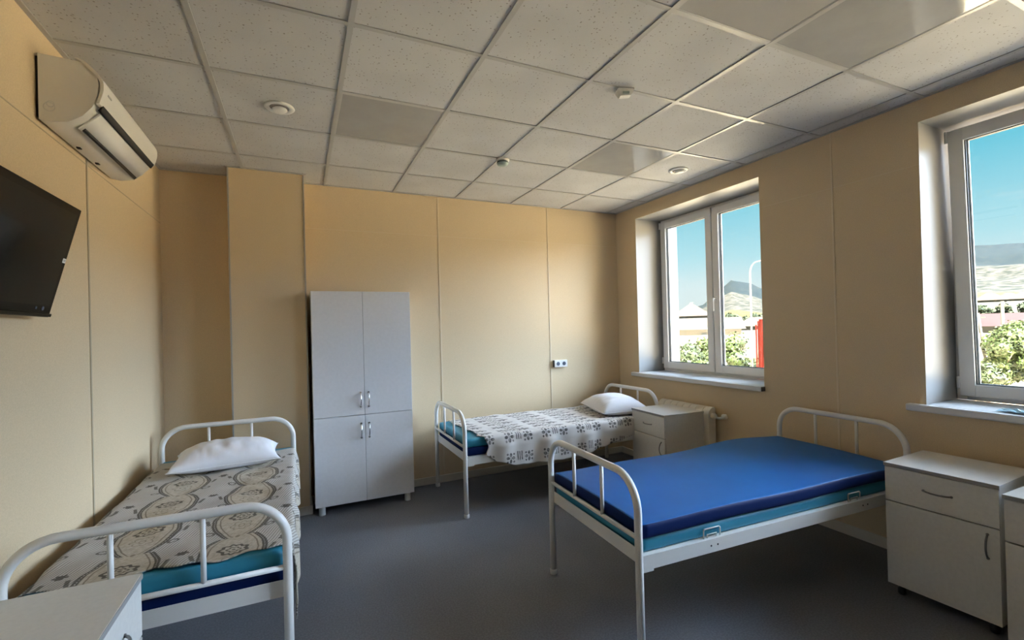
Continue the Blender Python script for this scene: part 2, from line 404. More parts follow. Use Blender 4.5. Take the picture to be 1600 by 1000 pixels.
# panel joint beads
bm = BM()
for x in (1.62, 2.83): box(bm, x-.007, x+.007, YB-.004, YB+.001, .07, 2.757)
box(bm, .43, 3.745, YB-.0015, YB+.001, 2.379, 2.383)
struct(obj('trim_2', bm, M['bead']))
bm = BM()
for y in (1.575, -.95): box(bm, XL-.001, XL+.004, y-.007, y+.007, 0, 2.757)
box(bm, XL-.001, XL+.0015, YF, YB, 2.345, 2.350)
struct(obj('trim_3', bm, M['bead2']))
bm = BM()
for y in (.53, -2.0): box(bm, XR-.003, XR+.001, y-.006, y+.006, 0, 2.757)
box(bm, XR-.0015, XR+.001, .03, 1.09, 2.379, 2.383)
struct(obj('trim_4', bm, M['bead']))
struct(B('trim_5', M['reveal'], None, (.424, .434, 2.694, 2.704, .07, 2.757), (-.104, -.094, 2.694, 2.704, .07, 2.757)))
# skirting
def skirt(n, *bx): struct(B(n, M['base'], None, *bx, bev=.004))
skirt('baseboard_back', (.445, XR, YB-.015, YB, 0, .07), (XL, -.115, YB-.015, YB, 0, .07))
skirt('baseboard_column', (-.115, .445, 2.685, 2.70, 0, .07), (.43, .445, 2.70, YB, 0, .07), (-.115, -.10, 2.70, YB, 0, .07))
skirt('baseboard_left', (XL, XL+.015, YF, YB, 0, .07))
skirt('baseboard_right', (XR-.015, XR, YF, YB, 0, .07))
skirt('baseboard_front', (XL, DX0, YF, YF+.015, 0, .07), (DX1, XR, YF, YF+.015, 0, .07))

# ------------------------------------------------------------------ windows
def sash(parent, y0, y1, z0, z1, handle_y=None, tilt=0):
    """opening leaf; local frame at the bottom inner edge so that it can tilt into the room"""
    w = .074; t = .062
    bm = BM()
    def fr(a, b, c, e, x0, x1): box(bm, x0, x1, a, b, c, e, bev=.005)
    Z = z1-z0
    fr(y0, y0+w, 0, Z, -t/2, t/2); fr(y1-w, y1, 0, Z, -t/2, t/2); fr(y0+w-.004, y1-w+.004, 0, w, -t/2+.001, t/2-.001); fr(y0+w-.004, y1-w+.004, Z-w, Z, -t/2+.001, t/2-.001)
    s = obj('sash', bm, M['pvc'], parent)
    s.location = (XW-.002, 0, z0); s.rotation_euler = (0, -tilt, 0)
    g = w-.004
    B('gasket', M['gasket'], s, (-.016, .016, y0+g, y0+w+.005, g, Z-g), (-.016, .016, y1-w-.005, y1-g, g, Z-g), (-.016, .016, y0+g, y1-g, g, w+.005), (-.016, .016, y0+g, y1-g, Z-w-.005, Z-g))
    B('glass_pane', M['glass'], s, (-.002, .002, y0+w, y1-w, w, Z-w))
    B('spacer_bar', M['galv'], s, (.004, .012, y0+w+.004, y0+w+.012, w, Z-w), (.004, .012, y1-w-.012, y1-w-.004, w, Z-w))
    if handle_y is not None:
        bm = BM(); box(bm, -t/2-.008, -t/2, handle_y-.014, handle_y+.014, Z*.44-.035, Z*.44+.035, bev=.004)
        tube(bm, [(-t/2-.004, handle_y, Z*.44+.012), (-t/2-.034, handle_y, Z*.44+.012), (-t/2-.042, handle_y, Z*.44+.004), (-t/2-.042, handle_y, Z*.44-.11)], .009)
        obj('window_handle', bm, M['pvc'], s)
    bm = BM()
    for zz in (.05, Z-.07):
        tube(bm, [(-t/2-.006, y1+.004, zz), (-t/2-.006, y1+.004, zz+.07)], .008, 10)
    obj('hinge', bm, M['pvc'], s)
def window(n, y0, y1, tilt=0):
    z0, z1 = SB+.037, ST
    bm = BM(); f = .05; x0, x1 = XW+.004, XW+.072
    box(bm, x0, x1, y0, y0+f, z0, z1, bev=.004); box(bm, x0, x1, y1-f, y1, z0, z1, bev=.004)
    box(bm, x0, x1, y0+f, y1-f, z0, z0+f, bev=.004); box(bm, x0, x1, y0+f, y1-f, z1-f, z1, bev=.004)
    ym = (y0+y1)/2 + .018
    box(bm, x0, x1, ym-.04, ym+.04, z0+f, z1-f, bev=.004)
    w = obj('window_%d' % n, bm, M['pvc']); struct(w)
    sash(w, ym+.006, y1-.03, z0+.028, z1-.03, tilt=tilt, handle_y=(ym+.04 if tilt else None))
    sash(w, y0+.03, ym-.004, z0+.028, z1-.03, handle_y=ym-.035)
    # sill board with rounded nose, reaching past the left side of the opening
    bm = BM(); box(bm, XR+.0005, XW+.01, y0+.002, y1-.002, SB, SB+.036)
    box(bm, 3.695, XR-.0005, y0-.004, y1+.085, SB-.006, SB+.036, bev=.008, seg=3)
    s = obj('window_sill', bm, M['sill'], w)
    B('sill_end_cap', M['gasket'], w, (3.699, XR-.003, y0-.009, y0-.0045, SB-.003, SB+.033))
    # small striker on the head
    B('latch', M['pvc'], w, (XW-.012, XW+.004, ym-.02, ym+.02, z1-.03, z1-.012), bev=.002)
    return w
window(1, *WINS[0])
window(2, *WINS[1], tilt=math.radians(2.3))

# ------------------------------------------------------------------ beds
def u_path(w, r, z0, z1, x=0, n=10, lean=0):
    pts = [(x, -w/2, z0), (x, -w/2, (z0+z1)/2)]
    for k in range(n+1):
        a = PI - k*PI/2/n; pts.append((x, -w/2+r+r*math.cos(a), z1-r+r*math.sin(a)))
    for k in range(n+1):
        a = PI/2 - k*PI/2/n; pts.append((x, w/2-r+r*math.cos(a), z1-r+r*math.sin(a)))
    pts += [(x, w/2, (z0+z1)/2), (x, w/2, z0)]
    return pts
def make_bed(L=1.93, W=.83):
    t = thing('hospital_bed', None, 'bed')
    for nm, x, zt in (('footboard', 0, .805), ('headboard', L, .825)):
        bm = BM(); tube(bm, u_path(W, .15, .012, zt, x), .0175, 16)
        b = obj(nm, bm, M['wpaint'], t)
        bm = BM(); tube(bm, [(x, -W/2, .545), (x, W/2, .545)], .0105, 12); obj('crossbar', bm, M['wpaint'], b)
        for s in (-.135, .135):
            bm = BM(); tube(bm, [(x, s, .545), (x, s, zt-.005)], .0095, 12); obj('spindle', bm, M['wpaint'], b)
        for s in (-1, 1):
            bm = BM(); lathe(bm, [(.019, 0), (.021, .004), (.021, .026), (.0185, .030)], 16, c=(x, s*W/2, 0)); obj('foot_cap', bm, M['wpaint'], b)
        d = 1 if x == 0 else -1
        B('end_rail', M['wpaint'], b, (min(x, x+d*.004)+d*.010, max(x, x+d*.004)+d*.010, -W/2+.01, W/2-.01, .425, .49), (min(x+d*.012, x+d*.04), max(x+d*.012, x+d*.04), -W/2+.01, W/2-.01, .425, .429))
    for s in (-1, 1):
        bm = BM(); y = s*(W/2+.004)
        box(bm, .012, L-.012, y-.003, y+.003, .405, .468, bev=.001)
        box(bm, .012, L-.012, min(y, y-s*.04), max(y, y-s*.04), .464, .468)
        box(bm, .016, .07, y+s*.003-.002, y+s*.003+.002, .397, .47, bev=.001); box(bm, L-.07, L-.016, y+s*.003-.002, y+s*.003+.002, .397, .47, bev=.001)
        r = obj('side_rail', bm, M['wpaint'], t)
        for xx in (.40, .44, 1.50, 1.54, .03, 1.9):
            bm = BM(); lathe(bm, [(.0045, -.0005), (.0045, .0015), (.002, .002)], 12, 'y', c=(xx, y+s*.0035, .437)); obj('bolt', bm, M['black'], r)
        for xx in (.42, 1.45):
            bm = BM(); yy = y-s*.012
            tube(bm, [(xx-.05, yy, .462), (xx-.05, yy, .505), (xx-.044, yy, .511), (xx+.044, yy, .511), (xx+.05, yy, .505), (xx+.05, yy, .462)], .0035, 8)
            tube(bm, [(xx-.028, yy, .462), (xx-.028, yy, .484), (xx+.028, yy, .484), (xx+.028, yy, .462)], .003, 8)
            obj('mattress_retainer', bm, M['wpaint'], t)
    bm = BM()
    for k in range(16): x = .08+k*(L-.16)/15; box(bm, x-.012, x+.012, -W/2+.004, W/2-.004, .448, .460)
    for k in range(3): y = -.25+k*.25; box(bm, .02, L-.02, y-.01, y+.01, .440, .448)
    obj('slat_base', bm, M['wpaint'], t)
    return t
proto = make_bed()
BEDS = [((-.10, .62, 0), PI/2, 'white tubular bed along the left wall under the taupe swirl bedspread'),
        ((1.525, 2.425, 0), 0.0, 'white tubular bed along the back wall beneath the grey-motif bedspread'),
        ((1.70, .572, 0), -.044, 'white tubular bed in the room middle carrying a bare blue mattress')]
beds = []
for i, (loc, rz, lab) in enumerate(BEDS):
    b = proto if i == 0 else copy_tree(proto)
    b.location = loc; b.rotation_euler = (0, 0, rz); b['label'] = lab; b['group'] = 'white tubular hospital beds'; beds.append(b)
def place(o, i):
    loc, rz, _ = BEDS[i]; o.location = loc; o.rotation_euler = (0, 0, rz)

def mattress(name, z0, z1, mats, disp=None, L=1.88, W=.80, x0=.025, r=.018, seam=True):
    """soft slab with rounded rim; disp(x,y) lifts both faces"""
    bm = BM(); nx, ny = 60, 26; 
    def ring_profile():   # side arc from top to bottom
        return [(0, 1), (.3, .99), (.7, .90), (.93, .65), (1, .35), (1, -.35), (.93, -.65), (.7, -.90), (.3, -.99), (0, -1)]
    h = (z1-z0)/2; zc = (z0+z1)/2
    pts = []
    def border(inset):
        out = []; a, b, c, e = x0+inset, x0+L-inset, -W/2+inset, W/2-inset
        for k in range(nx): out.append((a+(b-a)*k/nx, c))
        for k in range(ny): out.append((b, c+(e-c)*k/ny))
        for k in range(nx): out.append((b-(b-a)*k/nx, e))
        for k in range(ny): out.append((a, e-(e-c)*k/ny))
        return out
    dz = disp or (lambda x, y: 0)
    rings = []
    for f, s in ring_profile():
        b = border(r*(1-f))
        rings.append([bm.verts.new((x, y, zc+s*h+dz(x, y))) for x, y in b])
    m = len(rings[0])
    for i, (a, b) in enumerate(zip(rings, rings[1:])):
        for k in range(m):
            f = bm.faces.new((a[k], b[k], b[(k+1) % m], a[(k+1) % m])); f.smooth = True
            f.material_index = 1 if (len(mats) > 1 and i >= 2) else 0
    for top in (0, 1):
        R = rings[0] if top == 0 else rings[-1]; zz = zc+(h if top == 0 else -h); grid = {}
        for i in range(nx+1):
            for j in range(ny+1):
                if j == 0: v = R[i] if i < nx else R[nx]
                elif i == nx: v = R[nx+j]
                elif j == ny: v = R[nx+ny+(nx-i)]
                elif i == 0: v = R[2*nx+ny+(ny-j)] if j > 0 else R[0]
                else:
                    x = x0+r+(L-2*r)*i/nx; y = -W/2+r+(W-2*r)*j/ny
                    v = bm.verts.new((x, y, zz+dz(x, y)))
                grid[i, j] = v
        for i in range(nx):
            for j in range(ny):
                f = bm.faces.new((grid[i, j], grid[i+1, j], grid[i+1, j+1], grid[i, j+1])); f.smooth = True
                f.material_index = 0 if top == 0 else len(mats)-1
    return obj(name, bm, mats)
def lump(x, y):  # the bare mattress heaves up a little along its far half
    s = lambda a, b, v: max(0, min(1, (v-a)/(b-a)))
    e = math.exp(-((x-1.45)/.42)**2)*max(0, (y+.25)/.65)
    return .030*e + .004*math.sin(x*7+1)*math.cos(y*6) + .010*math.exp(-((x-.05)/.2)**2)*0
for i, (lo, up) in enumerate(((('navy', 'navy blue foam mattress lying under the teal one on the left bed'), ('teal', 'teal vinyl mattress under the swirl bedspread on the left bed')),
                              (('navy', 'navy mattress at the bottom of the bed along the back wall'), ('teal', 'teal vinyl mattress under the grey-motif bedspread')),
                              (('teal', 'turquoise vinyl mattress below the bare royal blue one'), ('blue', 'bare royal blue mattress on the middle bed')))):
    o = mattress('mattress', .469, .534 if i < 2 else .532, [M[lo[0]]]); tag(o, lo[1], 'mattress', 'stacked bed mattresses'); place(o, i)
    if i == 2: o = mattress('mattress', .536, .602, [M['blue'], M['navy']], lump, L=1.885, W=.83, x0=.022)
    else: o = mattress('mattress', .536, .602, [M['teal']])
    tag(o, up[1], 'mattress', 'stacked bed mattresses'); place(o, i)

def bedspread(name, m, x0, x1, zt, hwL, hwR, dropL, dropR, end_wave, wr=.003, side_fold=.012, seed=0, x0drop=None, solid=.004):
    """cloth lying on the mattress, hanging over each long side; drop(x) gives how far it hangs"""
    bm = BM(); nx, nt_, nd = 150, 60, 22; r = .022
    uvl = bm.loops.layers.uv.new('UVMap'); rows = []; uvs = []
    for i in range(nx+1):
        row = []; ur = []
        tx = i/nx
        def pt(s):   # s: signed arclength from the middle
            top = -hwL if s < 0 else hwR
            e0, e1 = end_wave(s)
            x = x0+e0 + (x1+e1-x0-e0)*tx
            side = -1 if s < 0 else 1; a = abs(s); hw = hwL if s < 0 else hwR
            z = zt + wr*noise.noise(Vector((x*5+seed, s*6, 0))) + wr*.6*noise.noise(Vector((x*14, s*12+seed, 3)))
            fl = hw-r
            if a <= fl: y = side*a
            else:
                q = a-fl; ar = r*PI/2
                if q < ar: th = q/r; y = side*(fl+r*math.sin(th)); z -= r*(1-math.cos(th))
                else:
                    dd = q-ar; k = min(1, dd/.06)
                    out = side_fold*k*(.6+.8*math.sin(x*17+seed)+.5*math.sin(x*31+seed*2+dd*8)) + .006*k + .03*dd
                    y = side*(hw+max(.0005, out)); z -= r+dd
            if x0drop:
                dx = x0drop(s) - x
                if dx > 0: z -= min(dx*1.2, .03)
            return (x, y, z), (s, x)
        xm = x0+(x1-x0)*tx; dl, dr = dropL(xm), dropR(xm)
        ss = [-(hwL+dl*(1-k/nd)) for k in range(nd)] + [-hwL+(hwL+hwR)*k/nt_ for k in range(nt_+1)] + [hwR+dr*(k+1)/nd for k in range(nd)]
        for s in ss:
            p, uvc = pt(s); row.append(bm.verts.new(p)); ur.append(uvc)
        rows.append(row); uvs.append(ur)
    for i in range(nx):
        for k in range(len(rows[0])-1):
            f = bm.faces.new((rows[i][k], rows[i+1][k], rows[i+1][k+1], rows[i][k+1])); f.smooth = True
            for l, (a, b) in zip(f.loops, ((i, k), (i+1, k), (i+1, k+1), (i, k+1))): l[uvl].uv = uvs[a][b]
    o = obj(name, bm, m, solid=solid)
    return o
# left bed: local x runs from foot to head, local +y = towards the left wall
def d1R(x): return .055
def d1L(x): return .17+.03*math.sin(x*5)+.015*math.sin(x*13) + (.12 if x < .1 else 0)*1
o = bedspread('bedspread', M['damask'], .045, 1.80, .608, .430, .404, d1L, d1R, lambda s: (.018*math.sin(s*17+1)+.012*math.sin(s*41), .02*math.sin(s*9)), wr=.010, side_fold=.008, seed=3)
tag(o, 'cream bedspread with taupe swirl columns on the left bed', 'bedspread', 'bedspreads'); place(o, 0)
def hem2(x):
    pts = [(0, .10), (.12, .13), (.2, .19), (.35, .24), (.8, .26), (1.05, .25), (1.3, .20), (1.5, .15), (1.95, .12)]
    for (a, b), (c, e) in zip(pts, pts[1:]):
        if a <= x <= c: return b+(e-b)*(x-a)/(c-a)
    return .12
o = bedspread('bedspread', M['floral'], .12, 1.903, .610, .430, .404, lambda x: hem2(x)+.004*math.sin(x*40), lambda x: .06, lambda s: (.10*max(0, -s-.1)*1.2 - .05*max(0, s) + .014*math.sin(s*23)+.008*math.sin(s*60), 0), wr=.009, side_fold=.012, seed=8)
tag(o, 'white bedspread with grey leaf motifs, hanging low on the back-wall bed', 'bedspread', 'bedspreads'); place(o, 1)

def pillow(name, a, b, h, seed):
    bm = BM(); n = 44; g = {}
    for s in (1, -1):
        for i in range(n+1):
            for j in range(n+1):
                u, v = 2*i/n-1, 2*j/n-1
                edge = i in (0, n) or j in (0, n)
                if s == -1 and edge: g[s, i, j] = g[1, i, j]; continue
                k = ((1-abs(u)**2.4)*(1-abs(v)**2.4))
                z = (h*k**.5 if s == 1 else -h*.28*min(1, k*3)**.5)
                x = a*u*(1-.07*(1-v*v)**1.0*(abs(u)**3)); y = b*v*(1-.09*(1-u*u)*(abs(v)**3))
                if s == 1:
                    w = noise.noise(Vector((x*7+seed, y*16+seed, 1)))*.008 + noise.noise(Vector((x*12+seed, y*45, 5)))*.007*max(0, -u+.4)
                    w += .004*math.sin(14*v+7*u*u+seed)*(u*u)
                    z += w*k**.35
                g[s, i, j] = bm.verts.new((x, y, z+h*.28))
        for i in range(n):
            for j in range(n):
                f = bm.faces.new((g[s, i, j], g[s, i+1, j], g[s, i+1, j+1], g[s, i, j+1])); f.smooth = True
    o = obj(name, bm, M['cotton'])
    bm = BM(); P = []
    for i in range(n+1): P.append(g and (2*i/n-1, -1))
    pts = [(2*i/n-1, -1) for i in range(n)] + [(1, 2*i/n-1) for i in range(n)] + [(1-2*i/n, 1) for i in range(n)] + [(-1, 1-2*i/n) for i in range(n)]
    pts.append(pts[0])
    tube(bm, [(a*u*(1-.07*(1-v*v)*(abs(u)**3)), b*v*(1-.09*(1-u*u)*(abs(v)**3)), h*.28) for u, v in pts], .003, 6)
    obj('piping', bm, M['cotton'], o)
    return o
o = pillow('pillow', .245, .335-.03, .115, 2); tag(o, 'plump white pillow at the head of the swirl-patterned left bed', 'pillow', 'white pillows')
o.location = (-.075, 2.20, .622); o.rotation_euler = (math.radians(0), math.radians(0), PI/2+math.radians(4))
o = pillow('pillow', .235, .335, .125, 9); tag(o, 'creased white pillow on the back-wall bed beside the far nightstand', 'pillow', 'white pillows')
o.location = (3.21, 2.36, .624); o.rotation_euler = (0, 0, math.radians(-14))

# ------------------------------------------------------------------ bedside cabinets
def bow_handle(length, m, vertical, parent, x, y, z, out=.026):
    """arched pull on a face looking to -x"""
    bm = BM(); pts = []
    for k in range(13):
        t = k/12; s = (t-.5)*length; o = out*(math.sin(PI*t)**.6 if 0 < t < 1 else 0)
        pts.append((x-o, y, z+s) if vertical else (x-o, y+s, z))
    tube(bm, pts, .0042, 8)
    for t in (0, -1):
        p = pts[t]; lathe(bm, [(.006, -.001), (.006, .004)], 10, 'x', c=(p[0]-.003, p[1], p[2]))
    return obj('handle', bm, m, parent)
def make_cabinet():
    """bedside cabinet, front faces -x, origin at the middle of the base"""
    t = thing('bedside_cabinet', None, 'cabinet')
    w, dp, zt, zb = .45, .43, .70, .06; x0, x1, y0, y1 = -dp/2, dp/2, -w/2, w/2
    B('body', M['lam'], t, (x0+.018, x1, y0+.004, y0+.020, zb, zt-.018), (x0+.018, x1, y1-.020, y1-.004, zb, zt-.018), (x0+.018, x1, y0+.020, y1-.020, zb, zb+.016), (x1-.006, x1, y0+.02, y1-.02, zb+.016, zt-.018))
    tp = B('top', M['lamtop'], t, (x0-.002, x1, y0, y1, zt-.018, zt), bev=.001)
    B('top_edging', M['edge'], tp, (x0-.0035, x0-.002, y0, y1, zt-.0175, zt-.001))
    dr = B('drawer', M['lam'], t, (x0, x0+.016, y0+.004, y1-.004, zt-.198, zt-.021), bev=.0015)
    bow_handle(.11, M['steel'], False, dr, x0, 0, zt-.105)
    do = B('door', M['lam'], t, (x0, x0+.016, y0+.004, y1-.004, zb, zt-.204), bev=.0015)
    bow_handle(.11, M['steel'], True, do, x0, y0+.045, zt-.29)
    B('gap_shade', M['black'], t, (x0+.016, x0+.0179, y0+.012, y1-.012, zt-.23, zt-.019))  # black strip put in for the shade behind the drawer gap
    for a in (-1, 1):
        for b in (-1, 1):
            bm = BM(); lathe(bm, [(.014, 0), (.018, .006), (.018, .03), (.012, .034), (.012, zb)], 16, c=(a*(dp/2-.05), b*(w/2-.045), 0)); obj('foot', bm, M['black'], t)
    return t
cab = make_cabinet()
CABS = [((3.425, -.228, 0), math.radians(2), 'pale bedside cabinet standing right beside the blue mattress bed'),
        ((3.312, -.735, 0), 0.0, 'pale bedside cabinet cut by the right picture edge'),
        ((3.365, 1.785, 0), math.radians(-3), 'pale bedside cabinet in front of the radiator near the back-wall bed'),
        ((-.322, .228, 0), PI, 'pale bedside cabinet in the left foreground at the foot of the left bed')]
for i, (loc, rz, lab) in enumerate(CABS):
    b = cab if i == 0 else copy_tree(cab)
    b.location = loc; b.rotation_euler = (0, 0, rz); b['label'] = lab; b['group'] = 'pale bedside cabinets'

# ------------------------------------------------------------------ wardrobe (front looks to -y)
def wardrobe():
    x0, x1, yf, yb, z0, z1 = .462, 1.247, 2.58, 2.93, .075, 1.805
    t = thing('wardrobe', 'tall light grey four-door wardrobe on short round legs against the back wall', 'wardrobe', ((x0+x1)/2, (yf+yb)/2, 0))
    def L(b): cx, cy = (x0+x1)/2, (yf+yb)/2; return (b[0]-cx, b[1]-cx, b[2]-cy, b[3]-cy, b[4], b[5])
    B('body', M['ward'], t, L((x0, x0+.016, yf+.018, yb, z0, z1)), L((x1-.016, x1, yf+.018, yb, z0, z1)), L((x0+.016, x1-.016, yf+.018, yb, z0, z0+.016)), L((x0+.016, x1-.016, yf+.018, yb, z1-.016, z1)),
      L((x0+.016, x1-.016, yb-.005, yb, z0+.016, z1-.016)), L((x0+.016, x1-.016, yf+.03, yb-.005, .776, .792)))
    xm = (x0+x1)/2
    for (a, b) in ((x0, xm-.0015), (xm+.0015, x1)):
        for (c, e, hz) in ((z0, .7825, .655), (.7865, z1, .91)):
            d = B('door', M['ward'], t, L((a, b, yf, yf+.016, c, e)), bev=.0015)
            hx = (b-.030 if a == x0 else a+.030)-xm
            bm = BM(); pts = []
            for k in range(13):
                q = k/12; o = .028*(math.sin(PI*q)**.7 if 0 < q < 1 else 0); pts.append((hx, yf-(yf+yb)/2-o, hz+(q-.5)*.115))
            tube(bm, pts, .0055, 10)
            for q in (0, -1): lathe(bm, [(.009, -.004), (.009, .002)], 12, 'y', c=pts[q])
            obj('handle', bm, M['chrome'], d)
    for a in (x0+.05, x1-.05):
        for b in (yf+.05, yb-.05):
            bm = BM(); lathe(bm, [(.027, 0), (.027, .008), (.025, .010), (.025, z0)], 20, c=(a-xm, b-(yf+yb)/2, 0)); obj('leg', bm, M['chrome'] if 0 else M['galv'], t)
    B('door_gap', M['black'], t, L((xm-.006, xm+.006, yf+.0161, yf+.0175, z0+.002, z1-.002)), L((x0+.004, x1-.004, yf+.0161, yf+.0175, .778, .791)))
wardrobe()

# ------------------------------------------------------------------ air conditioner
def air_con():
    y0, y1 = 1.075, 1.885; L = y1-y0
    t = thing('air_conditioner', 'white split air conditioner high on the left wall', 'air conditioner', (XL, (y0+y1)/2, 2.37)); h = L/2
    # profile in x,z of the body: flat back, bowed front, curved under-side
    def curve(pts): return pts
    body = [(.012, .0), (.055, -.006), (.105, .004), (.150, .035), (.182, .078), (.200, .130), (.205, .175), (.200, .215), (.185, .245), (.160, .262), (.012, .270)]
    bm = BM(); prism(bm, body, -h, h); obj('body', bm, M['ac'], t, smooth=50)
    B('back_plate', M['black'], t, (.0015, .012, -h+.01, h-.01, .012, .262))
    # front panel: skin hugging the front, ends peak slightly
    bm = BM(); n = 14; outer = []
    for k in range(n+1):
        q = k/n; z = .096+.172*q; x = .217+.006*math.sin(PI*min(1, q*1.2)) - .010*(1-min(1, q*3)) - (.058*max(0, (q-.5)/.5)**1.8); outer.append((x, z))
    outer.append((.140, .276)); inner = [(x-.012, z-.003) for x, z in outer]
    prism(bm, outer+inner[::-1], -h-.004, h+.004); fp = obj('front_panel', bm, M['ac'], t, smooth=40)
    # outlet: open flap and dark slots
    def ribbon(name, a, b, th, ya, yb, m):
        d = (Vector((b[0]-a[0], 0, b[1]-a[1]))).normalized(); nrm = Vector((d.z, 0, -d.x))*th
        bm = BM(); prism(bm, [a, b, (b[0]+nrm.x, b[1]+nrm.z), (a[0]+nrm.x, a[1]+nrm.z)], ya, yb); return obj(name, bm, m, t)
    ribbon('flap', (.116, .000), (.190, .074), .006, -h+.055, h-.03, M['pvc'])
    ribbon('outlet_slot', (.121, .001), (.132, .012), .0085, -h+.075, h-.05, M['black'])
    ribbon('outlet_slot', (.192, .078), (.206, .102), .007, -h+.03, h-.02, M['gasket'])
    for yy in (-.1, .12): B('clip', M['gasket'], t, (.03, .045, yy-.01, yy+.01, -.009, -.002))
    for k, r in ((0, .018), (1, .012)):
        pts = [(.045+r*math.cos(a*PI/12)+k*.004, -h-.001, .055+k*.012+r*math.sin(a*PI/12)) for a in range(25)]
        bm = BM(); tube(bm, pts, .0012, 6, cap=False); obj('knockout_ring', bm, M['galv'], t)
    bm = BM(); pts = [(.2215, -h+.10, .155), (.2225, -h+.12, .150), (.2215, -h+.14, .158)]
    B('badge', M['acsilver'], t, (.2205, .2245, -h+.045, -h+.085, .150, .158)); bm.free()
air_con()

# ------------------------------------------------------------------ television
def tv():
    y0, y1 = .27, 1.0; ang = math.atan2(.108, .433); hh = .446
    t = thing('television', 'black flat television tilted downward on the left wall', 'television', (-.522, (y0+y1)/2, 1.556)); w = (y1-y0)/2
    t.rotation_euler = (0, ang, 0)
    B('casing', M['bezel'], t, (-.032, 0, -w, w, 0, hh), (-.052, -.030, -w*.75, w*.75, .05, hh*.75), bev=.004)
    B('screen', M['screen'], t, (-.001, .0012, -w+.028, w-.028, .045, hh-.028))
    B('lower_trim', M['bezel'], t, (-.001, .006, -w, w, .003, .016), bev=.002)
    s = B('energy_sticker', M['sticker'], t, (.0, .0015, w-.034, w-.008, .222, .240))
    B('sticker_line', M['ink'], s, (.0015, .0018, w-.030, w-.012, .229, .231), (.0015, .0018, w-.030, w-.012, .2335, .2355))
    for yy, r in ((w-.07, .008), (w-.12, .005)):
        bm = BM(); lathe(bm, [(r, 0), (r, .0015), (r*.7, .002)], 16, 'x', c=(.0, yy, .034)); obj('button', bm, M['hole'], t)
    t2 = B('wall_bracket', M['black'], t, (-.075, -.05, -.12, .12, .12, .32)); 
    bm = BM()
    for yy in (-.1, .1): tube(bm, [(-.06, yy, .27), (-.145, yy, .30)], .008, 8)
    obj('bracket_arm', bm, M['black'], t)
tv()

# ------------------------------------------------------------------ radiator
def radiator():
    n = 8; p = .080; y1 = 2.18; x0, x1 = 3.615, 3.70
    t = thing('radiator', 'cream sectional radiator under the far window, half hidden by a cabinet', 'radiator', (3.66, 1.86, .12))
    O = Vector((3.66, 1.86, .12))
    for k in range(n):
        a = y1-(k+1)*p; bm = BM()
        prof = [(x0, .13), (x0, .66), (x0+.008, .69), (x0+.03, .713), (x0+.055, .722), (x1-.01, .722), (x1, .71), (x1, .13)]
        prism(bm, prof, a+.003, a+p-.003)
        bmesh.ops.translate(bm, vec=-O, verts=bm.verts); obj('section', bm, M['rad'], t, smooth=35)
    bm = BM(); b = y1-n*p
    for z in (.64, .17): tube(bm, [(3.66, b-.01, z), (3.66, y1+.01, z)], .016, 12)
    bmesh.ops.translate(bm, vec=-O, verts=bm.verts); obj('manifold', bm, M['rad'], t)
    bm = BM(); lathe(bm, [(.016, 0), (.022, -.004), (.024, -.03), (.018, -.045), (.008, -.048)], 20, 'y', c=(3.645, b-.005, .655))
    bmesh.ops.translate(bm, vec=-O, verts=bm.verts); obj('plug', bm, M['rad'], t)
    bm = BM(); tube(bm, [(3.66, b-.03, .64), (3.66, b-.075, .64), (3.70, b-.082, .64), (3.742, b-.082, .64)], .011, 12)
    tube(bm, [(3.66, b-.03, .17), (3.66, b-.075, .17), (3.70, b-.082, .17), (3.742, b-.082, .17)], .011, 12)
    bmesh.ops.translate(bm, vec=-O, verts=bm.verts); obj('pipe', bm, M['plastic'], t)
    bm = BM(); lathe(bm, [(.014, 0), (.021, -.004), (.023, -.03), (.014, -.042)], 20, 'y', c=(3.69, b-.08, .655))
    bmesh.ops.translate(bm, vec=-O, verts=bm.verts); obj('valve_knob', bm, M['plastic'], t)
    bm = BM()
    for yy in (2.0, 1.7): box(bm, x1-.002, XR, yy-.012, yy+.012, .60, .64)
    bmesh.ops.translate(bm, vec=-O, verts=bm.verts); obj('bracket', bm, M['rad'], t)
radiator()

# ------------------------------------------------------------------ socket, detectors, ceiling discs, light panels
def socket():
    t = thing('wall_socket', 'white double wall socket above the back-wall bed', 'socket', (2.936, YB, 1.073))
    B('housing', M['plastic'], t, (-.079, .079, -.038, 0, -.038, .038), bev=.004)
    B('seam', M['gasket'], t, (-.0805, -.078, -.030, -.002, -.036, .036))
    for x in (-.037, .037):
        bm = BM(); lathe(bm, [(.021, -.0385), (.021, -.0395), (.017, -.0392)], 24, 'y', c=(x, 0, 0)); f = obj('outlet', bm, M['hole'], t)
        bm = BM()
        for s in (-.0095, .0095): lathe(bm, [(.0028, -.0392), (.0028, -.0405)], 10, 'y', c=(x+s, 0, 0))
        obj('pin_hole', bm, M['black'], f)
socket()
def disc(x, y, lab):
    t = thing('ceiling_speaker', lab, 'speaker', (x, y, 2.768), 0, 'round ceiling discs')
    bm = BM(); lathe(bm, [(.078, 0), (.080, -.004), (.074, -.010), (.062, -.012), (.052, -.006), (.050, 0)], 40); obj('rim', bm, M['plastic'], t)
    bm = BM(); lathe(bm, [(.051, 0), (.050, -.006), (.046, -.007)], 40); obj('groove', bm, M['edge'], t)
    bm = BM(); lathe(bm, [(.020, -.006), (.038, -.010), (.041, -.016), (.036, -.022), (.022, -.026), (.004, -.027)], 40); obj('cone', bm, M['plastic'], t)
disc(.30, 1.515, 'round white ceiling disc nearest the air conditioner')
disc(3.306, 1.505, 'round white ceiling disc near the far window')
